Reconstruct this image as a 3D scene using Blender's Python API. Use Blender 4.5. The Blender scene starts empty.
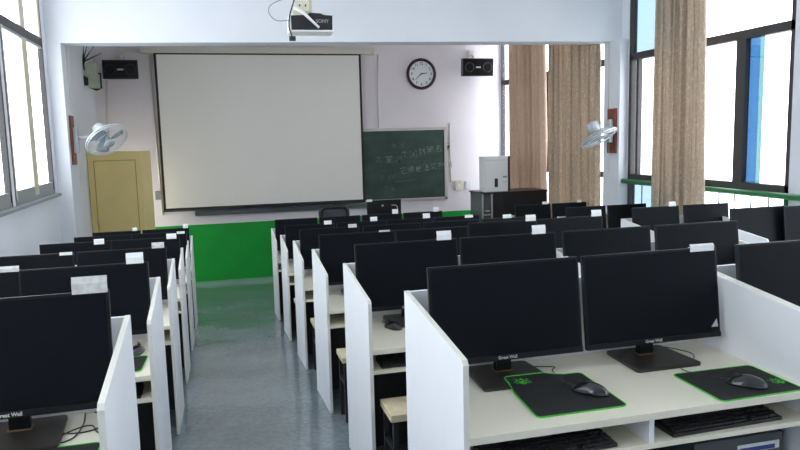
import bpy, bmesh, math, random
from mathutils import Vector, Matrix
random.seed(7)
R = math.radians
scene = bpy.context.scene
COL = scene.collection

# ------------------------------------------------------------------ camera
cam_data = bpy.data.cameras.new('camera')
cam = bpy.data.objects.new('camera', cam_data)
COL.objects.link(cam)
F = Vector((0.25254357, 0.95948175, -0.12496604))
RT = Vector((0.96596241, -0.25748601, -0.02485102))
UP = Vector((0.05602111, 0.11443653, 0.99184974))
cam.matrix_world = Matrix(((RT.x, UP.x, -F.x, 0), (RT.y, UP.y, -F.y, 0), (RT.z, UP.z, -F.z, 1.4685), (0, 0, 0, 1)))
cam_data.sensor_width = 36
cam_data.lens = 700.57 / 800 * 36
cam_data.clip_start = 0.05
cam_data.clip_end = 200
scene.camera = cam

# ------------------------------------------------------------------ world / light / exposure
SKY = 5.2
world = bpy.data.worlds.new('daylight')
scene.world = world
world.use_nodes = True
wn = world.node_tree
wn.nodes['Background'].inputs[0].default_value = (0.86, 0.93, 1.0, 1)
wn.nodes['Background'].inputs[1].default_value = SKY
vs = scene.view_settings
vs.view_transform = 'Standard'
vs.look = 'None'
vs.gamma = 1
vs.use_curve_mapping = False
vs.exposure = 0.2
scene.cycles.max_bounces = 10
scene.cycles.diffuse_bounces = 7
scene.cycles.transparent_max_bounces = 16
scene.cycles.sample_clamp_indirect = 6
scene.cycles.use_denoising = True
scene.cycles.caustics_reflective = False
scene.cycles.caustics_refractive = False

XL, XR, YB, YR = -2.008, 5.932, 13.975, -1.6
ZC = 3.6
SL = 0.088711

def fz(y):                      # height of the sloping floor
    return -SL * y

def portal(name, x, y0, y1, z0, z1, sign):
    l = bpy.data.lights.new(name, 'AREA')
    l.shape = 'RECTANGLE'
    l.size = y1 - y0
    l.size_y = z1 - z0
    l.cycles.is_portal = True
    o = bpy.data.objects.new(name, l)
    COL.objects.link(o)
    o.location = (x, (y0 + y1) / 2, (z0 + z1) / 2)
    # light looks along local -Z : point it into the room
    o.rotation_euler = (R(90), 0, R(90) if sign > 0 else R(-90))
    if sign > 0:                # from the left wall towards +X
        o.rotation_euler = Vector((1, 0, 0)).to_track_quat('-Z', 'Z').to_euler()
    else:
        o.rotation_euler = Vector((-1, 0, 0)).to_track_quat('-Z', 'Z').to_euler()
    return o

L_SPANS = [(8.05, 9.95), (6.05, 7.95), (4.05, 5.95), (2.05, 3.95), (0.05, 1.95)]
R_SPANS = [(6.17, 9.2), (2.75, 5.7), (-0.7, 2.3)]
LZ0, LZT, LZ1 = 0.85, 2.76, 3.42
RZ0, RZM, RZT, RZ1 = 0.02, 0.78, 2.53, 3.42
portal('left_window_daylight', XL - .12, 0.05, 9.95, LZ0, LZ1, 1)
portal('doorway_daylight', XL - .12, 13.2, 13.9, -1.25, 1.02, 1)
for a, b in R_SPANS + [(9.68, 13.93)]:
    portal('right_window_daylight', XR + .13, a, b, RZ0, RZ1, -1)

# ------------------------------------------------------------------ materials
def new_mat(name):
    m = bpy.data.materials.new(name)
    m.use_nodes = True
    nt = m.node_tree
    return m, nt, nt.nodes['Principled BSDF']

def mat(name, col, rough=.5, metal=0, spec=.5, var=0.0, scale=8, bump=0.0, bscale=60, coat=0):
    m, nt, b = new_mat(name)
    b.inputs['Base Color'].default_value = (*col, 1)
    b.inputs['Roughness'].default_value = rough
    b.inputs['Metallic'].default_value = metal
    b.inputs['Specular IOR Level'].default_value = spec
    b.inputs['Coat Weight'].default_value = coat
    tc = nt.nodes.new('ShaderNodeTexCoord')
    if var:
        n = nt.nodes.new('ShaderNodeTexNoise')
        n.inputs['Scale'].default_value = scale
        n.inputs['Detail'].default_value = 4
        nt.links.new(tc.outputs['Object'], n.inputs['Vector'])
        r = nt.nodes.new('ShaderNodeValToRGB')
        r.color_ramp.elements[0].position = .3
        r.color_ramp.elements[1].position = .7
        r.color_ramp.elements[0].color = (*[max(0, c * (1 - var)) for c in col], 1)
        r.color_ramp.elements[1].color = (*[min(1, c * (1 + var)) for c in col], 1)
        nt.links.new(n.outputs['Fac'], r.inputs['Fac'])
        nt.links.new(r.outputs['Color'], b.inputs['Base Color'])
    if bump:
        n2 = nt.nodes.new('ShaderNodeTexNoise')
        n2.inputs['Scale'].default_value = bscale
        nt.links.new(tc.outputs['Object'], n2.inputs['Vector'])
        bp = nt.nodes.new('ShaderNodeBump')
        bp.inputs['Strength'].default_value = bump
        bp.inputs['Distance'].default_value = .01
        nt.links.new(n2.outputs['Fac'], bp.inputs['Height'])
        nt.links.new(bp.outputs['Normal'], b.inputs['Normal'])
    return m

M = {}
M['wall'] = mat('wall_paint', (.76, .775, .82), .8, var=.03, scale=1.2, bump=.05, bscale=30)
M['wall_back'] = mat('back_wall_paint', (.80, .735, .765), .8, var=.05, scale=.8, bump=.05, bscale=30)
M['ceiling'] = mat('ceiling_paint', (.82, .82, .82), .9, var=.02)
M['green'] = mat('green_dado_paint', (.003, .33, .035), .4, var=.08, scale=2.5)
M['white_lam'] = mat('white_laminate', (.80, .81, .84), .42, var=.02, scale=5)
M['edge_band'] = mat('edge_banding', (.76, .74, .68), .45)
M['desk_top'] = mat('cream_laminate', (.80, .755, .62), .38, var=.03, scale=6)
M['charcoal'] = mat('charcoal_board', (.035, .038, .042), .55, var=.1)
M['black'] = mat('black_plastic', (.012, .012, .013), .42, var=.1, scale=20)
M['bezel'] = mat('monitor_plastic', (.007, .007, .008), .4, spec=.25)
M['screen'] = mat('matte_screen', (.0052, .0064, .009), .42, spec=.09)
M['base'] = mat('monitor_base_plastic', (.030, .026, .023), .32, bump=.05, bscale=200)
M['letter'] = mat('grey_lettering', (.6, .6, .6), .4)
M['paper'] = mat('white_paper', (.86, .87, .88), .8, var=.03, scale=30)
M['paper_grey'] = mat('printed_paper', (.62, .62, .60), .8, var=.18, scale=45)
M['pad'] = mat('mouse_pad_cloth', (.009, .009, .010), .9, bump=.2, bscale=900)
M['pad_green'] = mat('green_stitching', (.045, .52, .03), .6)
M['mouse'] = mat('mouse_shell', (.015, .015, .017), .18, coat=.4)
M['keys'] = mat('key_plastic', (.016, .016, .017), .5)
M['cable'] = mat('cable_rubber', (.02, .02, .02), .5)
M['wood_seat'] = mat('pale_wood', (.62, .53, .36), .5, var=.12, scale=14)
M['stool_metal'] = mat('stool_black_metal', (.02, .02, .022), .45)
M['yellow'] = mat('yellow_lacquer', (.80, .63, .26), .45, var=.04, scale=3)
M['yellow_side'] = mat('yellow_lacquer_groove', (.36, .27, .09), .5)
M['frame_dark'] = mat('bronze_aluminium', (.045, .04, .04), .6)
M['frame_beige'] = mat('beige_aluminium', (.62, .55, .42), .45)
M['frame_grey'] = mat('grey_aluminium', (.27, .29, .30), .45)
M['rail'] = mat('green_rail_paint', (.012, .17, .05), .35)
M['baluster'] = mat('dark_iron', (.035, .05, .06), .5)
M['blue_paint'] = mat('blue_exterior_render', (.10, .42, .80), .8, var=.1)
M['pale_blue'] = mat('pale_blue_exterior_render', (.30, .75, .85), .8, var=.1)
M['fabric_screen'] = mat('projection_fabric', (.90, .86, .80), .9, var=.015, scale=.6)
M['screen_border'] = mat('black_screen_border', (.012, .012, .012), .7)
M['housing'] = mat('screen_housing', (.68, .63, .55), .5)
M['alu'] = mat('aluminium', (.62, .61, .58), .35, metal=.6)
M['board_frame'] = mat('board_frame_aluminium', (.55, .53, .50), .4, metal=.2)
M['chalk'] = mat('chalk', (.20, .25, .23), .9)
M['chalk_faint'] = mat('faint_chalk', (.085, .125, .108), .9)
M['clock_rim'] = mat('clock_rim', (.045, .012, .018), .3)
M['clock_face'] = mat('clock_face', (.78, .82, .84), .5)
M['brown_board'] = mat('varnished_red_brown_wood', (.22, .055, .03), .45, var=.2, scale=10)
M['fan_grey'] = mat('grey_fan_plastic', (.50, .53, .56), .35)
M['fan_wire'] = mat('fan_chrome_wire', (.72, .75, .78), .3, metal=.5)
M['fan_blade'] = mat('fan_blade_plastic', (.30, .37, .41), .25)
M['proj_white'] = mat('projector_white', (.90, .90, .89), .4)
M['cream'] = mat('cream_plastic', (.72, .68, .55), .45)
M['pale_green'] = mat('pale_green_plastic', (.40, .45, .33), .5, var=.1, scale=12)
M['mesh_chair'] = mat('chair_mesh', (.05, .055, .065), .8, var=.3, scale=80)
M['pipe'] = mat('conduit_plastic', (.70, .66, .58), .5)
M['blue_label'] = mat('blue_print', (.04, .06, .22), .5)
M['tower_grey'] = mat('tower_grey_metal', (.075, .08, .085), .45)
M['gold'] = mat('copper_trim', (.35, .2, .1), .4, metal=.6)
M['glass_dark'] = mat('smoked_glass_panel', (.10, .11, .115), .2)

# blackboard: dark green with wiped chalk clouds
def board_mat():
    m, nt, b = new_mat('blackboard_green')
    tc = nt.nodes.new('ShaderNodeTexCoord')
    mp = nt.nodes.new('ShaderNodeMapping'); mp.inputs['Scale'].default_value = (1.2, 1, 2.6)
    n = nt.nodes.new('ShaderNodeTexNoise'); n.inputs['Scale'].default_value = 1.8; n.inputs['Detail'].default_value = 6
    r = nt.nodes.new('ShaderNodeValToRGB')
    r.color_ramp.elements[0].position = .38; r.color_ramp.elements[0].color = (.018, .048, .036, 1)
    r.color_ramp.elements[1].position = .75; r.color_ramp.elements[1].color = (.055, .095, .078, 1)
    nt.links.new(tc.outputs['Object'], mp.inputs[0]); nt.links.new(mp.outputs[0], n.inputs['Vector'])
    nt.links.new(n.outputs['Fac'], r.inputs['Fac']); nt.links.new(r.outputs[0], b.inputs['Base Color'])
    b.inputs['Roughness'].default_value = .6
    return m
M['board'] = board_mat()

# floor: worn glossy grey-blue paint
def floor_mat():
    m, nt, b = new_mat('worn_floor_paint')
    tc = nt.nodes.new('ShaderNodeTexCoord')
    n1 = nt.nodes.new('ShaderNodeTexNoise'); n1.inputs['Scale'].default_value = 1.3; n1.inputs['Detail'].default_value = 8; n1.inputs['Roughness'].default_value = .65
    n2 = nt.nodes.new('ShaderNodeTexNoise'); n2.inputs['Scale'].default_value = 30; n2.inputs['Detail'].default_value = 4
    nt.links.new(tc.outputs['Object'], n1.inputs['Vector']); nt.links.new(tc.outputs['Object'], n2.inputs['Vector'])
    r1 = nt.nodes.new('ShaderNodeValToRGB')
    e = r1.color_ramp.elements
    e[0].position = .30; e[0].color = (.135, .165, .18, 1)
    e[1].position = .72; e[1].color = (.225, .262, .29, 1)
    k = e.new(.52); k.color = (.18, .217, .235, 1)
    r2 = nt.nodes.new('ShaderNodeValToRGB')
    r2.color_ramp.elements[0].position = .35; r2.color_ramp.elements[0].color = (.78, .78, .78, 1)
    r2.color_ramp.elements[1].position = .62; r2.color_ramp.elements[1].color = (1.1, 1.1, 1.1, 1)
    nt.links.new(n1.outputs['Fac'], r1.inputs['Fac']); nt.links.new(n2.outputs['Fac'], r2.inputs['Fac'])
    mx = nt.nodes.new('ShaderNodeMixRGB'); mx.blend_type = 'MULTIPLY'; mx.inputs[0].default_value = .8
    nt.links.new(r1.outputs[0], mx.inputs[1]); nt.links.new(r2.outputs[0], mx.inputs[2])
    nt.links.new(mx.outputs[0], b.inputs['Base Color'])
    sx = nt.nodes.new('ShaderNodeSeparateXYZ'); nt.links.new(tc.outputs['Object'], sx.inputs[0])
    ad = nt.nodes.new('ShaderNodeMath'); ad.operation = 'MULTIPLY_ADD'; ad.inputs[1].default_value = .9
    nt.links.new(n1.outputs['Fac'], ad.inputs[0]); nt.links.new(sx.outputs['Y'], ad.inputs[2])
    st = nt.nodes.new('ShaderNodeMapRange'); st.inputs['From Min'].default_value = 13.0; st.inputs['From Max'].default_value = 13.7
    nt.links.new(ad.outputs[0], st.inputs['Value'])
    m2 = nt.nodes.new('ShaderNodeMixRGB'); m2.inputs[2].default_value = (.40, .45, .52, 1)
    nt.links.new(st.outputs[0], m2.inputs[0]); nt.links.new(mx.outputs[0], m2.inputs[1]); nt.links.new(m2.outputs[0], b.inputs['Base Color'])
    mr = nt.nodes.new('ShaderNodeMapRange'); mr.inputs['To Min'].default_value = .08; mr.inputs['To Max'].default_value = .26
    nt.links.new(n1.outputs['Fac'], mr.inputs['Value']); nt.links.new(mr.outputs[0], b.inputs['Roughness'])
    bp = nt.nodes.new('ShaderNodeBump'); bp.inputs['Strength'].default_value = .12; bp.inputs['Distance'].default_value = .01
    nt.links.new(n1.outputs['Fac'], bp.inputs['Height'])
    n3 = nt.nodes.new('ShaderNodeTexNoise'); n3.inputs['Scale'].default_value = .9; n3.inputs['Detail'].default_value = 1
    nt.links.new(tc.outputs['Object'], n3.inputs['Vector'])
    b3 = nt.nodes.new('ShaderNodeBump'); b3.inputs['Strength'].default_value = .5; b3.inputs['Distance'].default_value = .06
    nt.links.new(n3.outputs['Fac'], b3.inputs['Height']); nt.links.new(bp.outputs[0], b3.inputs['Normal'])
    nt.links.new(b3.outputs[0], b.inputs['Normal'])
    return m
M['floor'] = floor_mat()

# curtain: brown damask, a little translucent
def curtain_mat(name, dark, light):
    m, nt, b = new_mat(name)
    tc = nt.nodes.new('ShaderNodeTexCoord')
    mp = nt.nodes.new('ShaderNodeMapping'); mp.inputs['Scale'].default_value = (11, 11, 5)
    v = nt.nodes.new('ShaderNodeTexNoise'); v.inputs['Scale'].default_value = 2.6; v.inputs['Detail'].default_value = 2; v.inputs['Distortion'].default_value = 2.2
    r = nt.nodes.new('ShaderNodeValToRGB')
    r.color_ramp.elements[0].position = .52; r.color_ramp.elements[0].color = (*dark, 1)
    r.color_ramp.elements[1].position = .60; r.color_ramp.elements[1].color = (*light, 1)
    nt.links.new(tc.outputs['Object'], mp.inputs[0]); nt.links.new(mp.outputs[0], v.inputs['Vector'])
    nt.links.new(v.outputs['Fac'], r.inputs['Fac']); nt.links.new(r.outputs[0], b.inputs['Base Color'])
    b.inputs['Roughness'].default_value = .75
    b.inputs['Sheen Weight'].default_value = .2
    t = nt.nodes.new('ShaderNodeBsdfTranslucent')
    t.inputs[0].default_value = (*[c * .9 for c in dark], 1)
    ms = nt.nodes.new('ShaderNodeMixShader'); ms.inputs[0].default_value = .38
    out = nt.nodes['Material Output']
    nt.links.new(b.outputs[0], ms.inputs[1]); nt.links.new(t.outputs[0], ms.inputs[2]); nt.links.new(ms.outputs[0], out.inputs[0])
    return m
M['curtain'] = curtain_mat('taupe_damask', (.58, .47, .36), (.82, .73, .62))
M['curtain_rose'] = curtain_mat('rose_brown_damask', (.58, .455, .36), (.72, .59, .49))

def glass_mat(name, tint=(1, 1, 1)):
    m = bpy.data.materials.new(name)
    m.use_nodes = True
    nt = m.node_tree
    nt.nodes.remove(nt.nodes['Principled BSDF'])
    tr = nt.nodes.new('ShaderNodeBsdfTransparent'); tr.inputs[0].default_value = (*tint, 1)
    gl = nt.nodes.new('ShaderNodeBsdfGlossy'); gl.inputs['Roughness'].default_value = .02
    ms = nt.nodes.new('ShaderNodeMixShader'); ms.inputs[0].default_value = .06
    nt.links.new(tr.outputs[0], ms.inputs[1]); nt.links.new(gl.outputs[0], ms.inputs[2])
    nt.links.new(ms.outputs[0], nt.nodes['Material Output'].inputs[0])
    return m
M['glass'] = glass_mat('window_glass')
M['glass_blue'] = glass_mat('pale_blue_glass', (.37, .43, .45))
M['glass_deep'] = glass_mat('deep_blue_film', (.13, .25, .37))
M['glass_cyan'] = glass_mat('cyan_film', (.27, .385, .39))

# ------------------------------------------------------------------ mesh builder
class MB:
    def __init__(s):
        s.bm = bmesh.new()
    def add(s, verts, faces, mi=0):
        vv = [s.bm.verts.new(v) for v in verts]
        out = []
        for f in faces:
            try:
                fc = s.bm.faces.new([vv[i] for i in f]); fc.material_index = mi; out.append(fc)
            except ValueError:
                pass
        return vv, out
    def box(s, x0, x1, y0, y1, z0, z1, mi=0, bev=0, mx=None, seg=2):
        v = [(x0, y0, z0), (x1, y0, z0), (x1, y1, z0), (x0, y1, z0), (x0, y0, z1), (x1, y0, z1), (x1, y1, z1), (x0, y1, z1)]
        if mx is not None:
            v = [mx @ Vector(p) for p in v]
        vv, ff = s.add(v, [(0, 3, 2, 1), (4, 5, 6, 7), (0, 1, 5, 4), (1, 2, 6, 5), (2, 3, 7, 6), (3, 0, 4, 7)], mi)
        if bev:
            ed = list({e for f in ff for e in f.edges})
            bmesh.ops.bevel(s.bm, geom=ed, offset=bev, segments=seg, affect='EDGES', profile=.7, material=-1)
        return s
    def prism(s, pts, lo, hi, axis='x', mi=0, bev=0, mx=None, emi=None):
        n = len(pts)
        def mk(a, b, t):
            p = Vector({'x': (t, a, b), 'y': (a, t, b), 'z': (a, b, t)}[axis])
            return mx @ p if mx is not None else p
        v = [mk(a, b, lo) for a, b in pts] + [mk(a, b, hi) for a, b in pts]
        f = [tuple(range(n))[::-1], tuple(range(n, 2 * n))] + [(i, (i + 1) % n, n + (i + 1) % n, n + i) for i in range(n)]
        vv, ff = s.add(v, f, mi)
        if emi is not None:
            for f_ in ff[2:]: f_.material_index = emi
        if bev:
            ed = list({e for f_ in ff for e in f_.edges})
            bmesh.ops.bevel(s.bm, geom=ed, offset=bev, segments=2, affect='EDGES', profile=.7, material=-1)
        return s
    def tube(s, pts, r, n=8, mi=0, cap=True, closed=False):
        pts = [Vector(p) for p in pts]
        k = len(pts)
        rs = r if isinstance(r, (list, tuple)) else [r] * k
        rings = []
        prev = None
        for i, p in enumerate(pts):
            if closed:
                t = pts[(i + 1) % k] - pts[i - 1]
            else:
                t = (pts[min(i + 1, k - 1)] - pts[max(i - 1, 0)])
            t.normalize()
            if prev is None:
                a = Vector((0, 0, 1)) if abs(t.z) < .9 else Vector((1, 0, 0))
                u = t.cross(a).normalized()
            else:
                u = (prev - t * prev.dot(t)).normalized()
            prev = u
            w = t.cross(u)
            rings.append([s.bm.verts.new(p + (u * math.cos(2 * math.pi * j / n) + w * math.sin(2 * math.pi * j / n)) * rs[i]) for j in range(n)])
        for i in range(k if closed else k - 1):
            a, b = rings[i], rings[(i + 1) % k]
            for j in range(n):
                f = s.bm.faces.new((a[j], a[(j + 1) % n], b[(j + 1) % n], b[j])); f.material_index = mi; f.smooth = True
        if cap and not closed:
            for rg in (rings[0][::-1], rings[-1]):
                f = s.bm.faces.new(rg); f.material_index = mi
        return s
    def lathe(s, prof, n=24, mi=0, mx=None, cap=True):
        """prof = (radius, height) pairs round local Z"""
        rings = []
        for r, h in prof:
            ring = []
            for j in range(n):
                a = 2 * math.pi * j / n
                p = Vector((r * math.cos(a), r * math.sin(a), h))
                ring.append(s.bm.verts.new(mx @ p if mx is not None else p))
            rings.append(ring)
        for a, b in zip(rings, rings[1:]):
            for j in range(n):
                f = s.bm.faces.new((a[j], a[(j + 1) % n], b[(j + 1) % n], b[j])); f.material_index = mi; f.smooth = True
        for rg in (rings[0][::-1], rings[-1]) if cap else ():
            f = s.bm.faces.new(rg); f.material_index = mi
        return s
    def build(s, name, mats, parent=None, loc=(0, 0, 0), rot=None):
        if not isinstance(mats, (list, tuple)):
            mats = [mats]
        bmesh.ops.recalc_face_normals(s.bm, faces=s.bm.faces)
        me = bpy.data.meshes.new(name)
        s.bm.to_mesh(me); s.bm.free()
        for m in mats:
            me.materials.append(m)
        o = bpy.data.objects.new(name, me)
        COL.objects.link(o)
        o.location = loc
        if rot is not None:
            o.rotation_euler = rot
        if parent is not None:
            o.parent = parent
        return o

def tag(o, label=None, cat=None, group=None, kind=None):
    if label: o['label'] = label
    if cat: o['category'] = cat
    if group: o['group'] = group
    if kind: o['kind'] = kind
    return o

def empty(name, loc, rot=(0, 0, 0)):
    o = bpy.data.objects.new(name, None)
    o.empty_display_size = .1
    COL.objects.link(o)
    o.location = loc
    o.rotation_euler = rot
    return o

def kids(o):
    return [c for c in bpy.data.objects if c.parent == o]

def copy_tree(o, parent=None):
    c = o.copy()
    COL.objects.link(c)
    c.parent = parent
    for ch in kids(o):
        copy_tree(ch, c)
    return c

def text_mesh(name, body, size, material, parent=None, mx=None, ext=.0004, align='CENTER', xs=1, offset=0):
    cu = bpy.data.curves.new('t', 'FONT')
    cu.body = body; cu.size = size; cu.extrude = ext; cu.align_x = align; cu.align_y = 'CENTER'; cu.resolution_u = 2
    cu.offset = offset
    to = bpy.data.objects.new('t', cu)
    COL.objects.link(to)
    bpy.context.view_layer.update()
    dg = bpy.context.evaluated_depsgraph_get()
    me = bpy.data.meshes.new_from_object(to.evaluated_get(dg))
    bpy.data.objects.remove(to)
    me.transform(Matrix.Diagonal((xs, 1, 1, 1)))
    if mx is not None:
        me.transform(mx)
    me.materials.clear(); me.materials.append(material)
    me.name = name
    o = bpy.data.objects.new(name, me)
    COL.objects.link(o)
    if parent is not None:
        o.parent = parent
    return o
FRONT = Matrix.Rotation(R(90), 4, 'X')       # text upright, read from -Y

def smooth_path(pts, n=6):
    pts = [Vector(p) for p in pts]
    out = []
    for i in range(len(pts) - 1):
        p0 = pts[max(i - 1, 0)]; p1 = pts[i]; p2 = pts[i + 1]; p3 = pts[min(i + 2, len(pts) - 1)]
        for k in range(n):
            t = k / n
            out.append(.5 * ((2 * p1) + (p2 - p0) * t + (2 * p0 - 5 * p1 + 4 * p2 - p3) * t * t + (3 * p1 - p0 - 3 * p2 + p3) * t ** 3))
    out.append(pts[-1])
    return out

# ================================================================== THE SETTING
def struct(o, label, cat):
    return tag(o, label, cat, kind='structure')

b = MB()
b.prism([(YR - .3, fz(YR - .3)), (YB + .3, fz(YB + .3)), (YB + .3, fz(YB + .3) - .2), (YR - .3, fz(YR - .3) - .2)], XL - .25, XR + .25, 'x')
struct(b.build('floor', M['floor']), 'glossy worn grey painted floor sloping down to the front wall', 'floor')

b = MB(); b.box(XL - .25, XR + .25, YR - .25, YB + .25, ZC, ZC + .2)
struct(b.build('ceiling', M['ceiling']), 'plain white ceiling above the beam', 'ceiling')

ZG = -.118
b = MB()
b.box(XL - .25, XR + .25, YB, YB + .25, ZG, ZC, 0)
b.box(XL - .25, XR + .25, YB, YB + .25, -1.6, ZG, 1)
struct(b.build('wall_back', [M['wall_back'], M['green']]), 'pinkish white front wall with a bright green painted dado', 'wall')

b = MB(); b.box(XL - .25, XR + .25, YR - .25, YR, -.1, ZC)
struct(b.build('wall_rear', M['wall']), 'white wall behind the camera', 'wall')

# left wall with a ribbon of windows
b = MB()
x0, x1 = XL - .06, XL
b.box(x0, x1, YR - .25, 13.2, -1.6, LZ0)
b.box(x0, x1, 13.9, YB + .25, -1.6, LZ0)
b.box(x0, x1, 13.2, 13.9, 1.02, LZ1)
b.box(x0, x1, YR - .25, YB + .25, LZ1, ZC)
b.box(x0, x1, 9.95, 13.2, LZ0, LZ1); b.box(x0, x1, 13.9, YB + .25, LZ0, LZ1)
b.box(x0, x1, YR - .25, .05, LZ0, LZ1)
for (a, _), (_, c) in zip(L_SPANS, L_SPANS[1:]):
    b.box(x0, x1, c, a, LZ0, LZ1)
struct(b.build('wall_left', M['wall']), 'bluish white left wall under and around the windows', 'wall')

# right wall
b = MB()
x0, x1 = XR, XR + .10
b.box(x0, x1, YR - .25, YB + .25, -1.6, RZ0)
b.box(x0, x1, YR - .25, YB + .25, RZ1, ZC)
ys = sorted([(9.68, 13.93)] + R_SPANS)
prev = YR - .25
for a, c in ys:
    b.box(x0, x1, prev, a, RZ0, RZ1); prev = c
b.box(x0, x1, prev, YB + .25, RZ0, RZ1)
struct(b.build('wall_right', M['wall']), 'white right wall with piers between tall windows', 'wall')

b = MB()
b.box(XL - .09, XL + .01, 13.16, 13.2, -1.2, 1.06); b.box(XL - .09, XL + .01, 13.9, 13.94, -1.2, 1.06); b.box(XL - .09, XL + .01, 13.16, 13.94, 1.02, 1.06)
struct(b.build('door_1', M['yellow']), 'yellow door frame open to daylight behind the yellow cabinet', 'doorway')

# cross beam and its two columns
b = MB()
b.prism([(XL, 10.15), (XR, 9.4), (XR, 9.75), (XL, 10.5)], 2.785, ZC, 'z', bev=.006)
struct(b.build('trim_1', M['wall']), 'deep white ceiling beam crossing the whole room', 'beam')
b = MB(); b.box(XL, -1.83, 10.12, 10.72, fz(10.3) - .1, 2.785, bev=.004)
struct(b.build('trim_2', M['wall']), 'shallow white column on the left wall under the beam', 'column')
b = MB(); b.box(5.79, XR, 9.21, 9.64, fz(9.5) - .1, 2.785, bev=.004)
struct(b.build('trim_3', M['wall']), 'shallow white column on the right wall under the beam', 'column')

# windows
def left_window(idx, a, c):
    w = empty('window_%d' % idx, (XL - .03, a, LZ0))
    struct(w, ['left wall window with a beige centre mullion, farthest from the camera', 'left wall window, second nearest the beam',
               'left wall window beside the nearest left desks', 'left wall window beside the camera', 'left wall window behind the camera'][idx - 1], 'window')
    L = c - a; H = LZ1 - LZ0; T = LZT - LZ0
    f = MB()
    for y0, y1 in ((0, .05), (L - .05, L)):
        f.box(-.025, .03, y0, y1, 0, H, 0)
    f.box(-.025, .03, 0, L, 0, .05, 1); f.box(-.025, .03, 0, L, H - .05, H, 0)
    f.box(-.025, .03, 0, L, T - .05, T + .05, 0)
    f.build('frame', [M['frame_dark'], M['frame_grey']], w)
    g = MB(); g.box(-.02, .02, L * .5 - .05, L * .5 + .17, .05, T - .05); g.box(-.02, .02, L * .5 - .05, L * .5 + .17, T + .05, H - .05)
    g.box(-.03, .03, L - .14, L - .05, T + .05, H - .05); g.box(-.03, .03, .05, .10, .05, T - .05)
    g.build('mullion', M['frame_beige'], w)
    for y0, y1 in ((.05, L * .5 - .05), (L * .5 + .17, L - .05)):
        s_ = MB()
        s_.box(-.01, .025, y0, y1, .05, .15); s_.box(-.01, .025, y0, y1, T - .08, T - .05)
        s_.build('sash_rail', M['frame_grey'], w)
        for z0, z1 in ((.05, T - .05), (T + .05, H - .05)):
            p = MB(); p.box(.0, .004, y0, y1, z0, z1); p.build('pane', M['glass'], w)
    s_ = MB(); s_.box(-.02, .10, -.03, L + .03, -.035, 0); s_.build('sill', M['frame_grey'], w)
for i, (a, c) in enumerate(L_SPANS):
    left_window(i + 1, a, c)

def right_window(idx, a, c, label, blue=False):
    w = empty('window_%d' % idx, (XR + .05, a, RZ0))
    struct(w, label, 'window')
    L = c - a; H = RZ1 - RZ0; T = RZT - RZ0; Q = RZM - RZ0
    f = MB()
    for y0, y1 in ((0, .06), (L - (.06 if idx != 9 else .02), L)):
        f.box(-.045, .04, y0, y1, 0, H)
    f.box(-.045, .04, 0, L, 0, .05); f.box(-.045, .04, 0, L, H - .05, H)
    f.box(-.045, .04, 0, L, T - .05, T + .05)
    f.box(-.045, .04, 0, L, Q - .03, Q + .06)
    f.build('frame', M['frame_dark'], w)
    mull = [L * .26, L * .5, L * .76]
    g = MB()
    for k, y in enumerate(mull):
        wd = .075 if k == 0 else .04
        g.box(-.04, .03, y - wd, y + wd, Q + .06, T - .05)
    if idx != 9: g.box(-.035, .03, L - .22, L - .17, Q + .06, T - .05)
    g.build('mullion', M['frame_dark'], w)
    ed = [.06] + mull + [L - .06]
    for k in range(4):
        p = MB(); p.box(-.012, -.008, ed[k], ed[k + 1], Q + .06, T - .05)
        p.build('pane', M['glass'], w)
    for y0, y1, mt in ((.06, L * .5, 'glass'), (L * .5, L - .06, 'glass_blue' if blue else 'glass')):
        p = MB(); p.box(-.012, -.008, y0, y1, T + .05, H - .05); p.build('pane', M[mt], w)
        p = MB(); p.box(-.012, -.008, y0, y1, .05, Q - .03); p.build('pane', M[mt], w)
    if blue:
        e = mull[0] - .075
        for k, (y0, y1, mt) in enumerate(((e - .16, e, 'glass_deep'), (e - .23, e - .16, 'glass_cyan'))):
            p = MB(); p.box(.012, .016, y0, y1, Q + .06, T - .05)
            q = p.build('tinted_film', M[mt], w); q['label'] = ['deep blue film strip beside the mullion', 'cyan film strip'][k]
right_window(6, *R_SPANS[0], 'dark framed right window above the green railing', True)
right_window(7, *R_SPANS[1], 'dark framed right window beside the nearest desks')
right_window(8, *R_SPANS[2], 'dark framed right window beside the camera')
right_window(9, 9.68, 13.93, 'right window behind the two curtains beyond the beam')

# ================================================================== DESKS
D = .6565; HB, HF = 1.077, .999; UW = 1.3
T_ = .0185
def make_desk():
    """two-seat desk with partitions; origin on the sloping floor in the middle of its left edge"""
    root = empty('computer_desk', (0, 0, 0))
    yb, yf = D / 2, -D / 2
    side = [(yf, fz(yf)), (yb, fz(yb)), (yb, HB), (yf + .012, HF + .001), (yf, HF - .014)]
    for x in (0, UW - T_):
        s_ = MB(); s_.prism(side, x, x + T_, 'x', bev=.0015, emi=1)
        s_.build('side_partition', [M['white_lam'], M['edge_band']], root)
    s_ = MB(); s_.box(T_, UW - T_, yb - T_, yb - .0005, .60, HB - .002, 0, bev=.001)
    s_.build('back_partition', M['white_lam'], root)
    s_ = MB(); s_.box(T_, UW - T_, yb - .05, yb - T_ - .002, fz(yb) + .006, .62)
    s_.build('modesty_panel', M['charcoal'], root)
    s_ = MB(); s_.box(T_, UW - T_, yf + .012, yb - T_, .725, .75, bev=.002)
    s_.build('desktop', M['desk_top'], root)
    s_ = MB(); s_.box(T_, UW - T_, yf + .02, yb - .1, .622, .640, bev=.0015)
    s_.build('keyboard_shelf', M['desk_top'], root)
    s_ = MB(); s_.box(UW / 2 - .009, UW / 2 + .009, yf + .025, yb - .1, .640, .725)
    s_.build('shelf_divider', M['white_lam'], root)
    s_ = MB()
    s_.box(UW / 2 - .008, UW / 2 + .008, yf + .12, yb - .05, .03, .622)
    s_.build('centre_support', M['charcoal'], root)
    return root
desk0 = make_desk()

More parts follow.
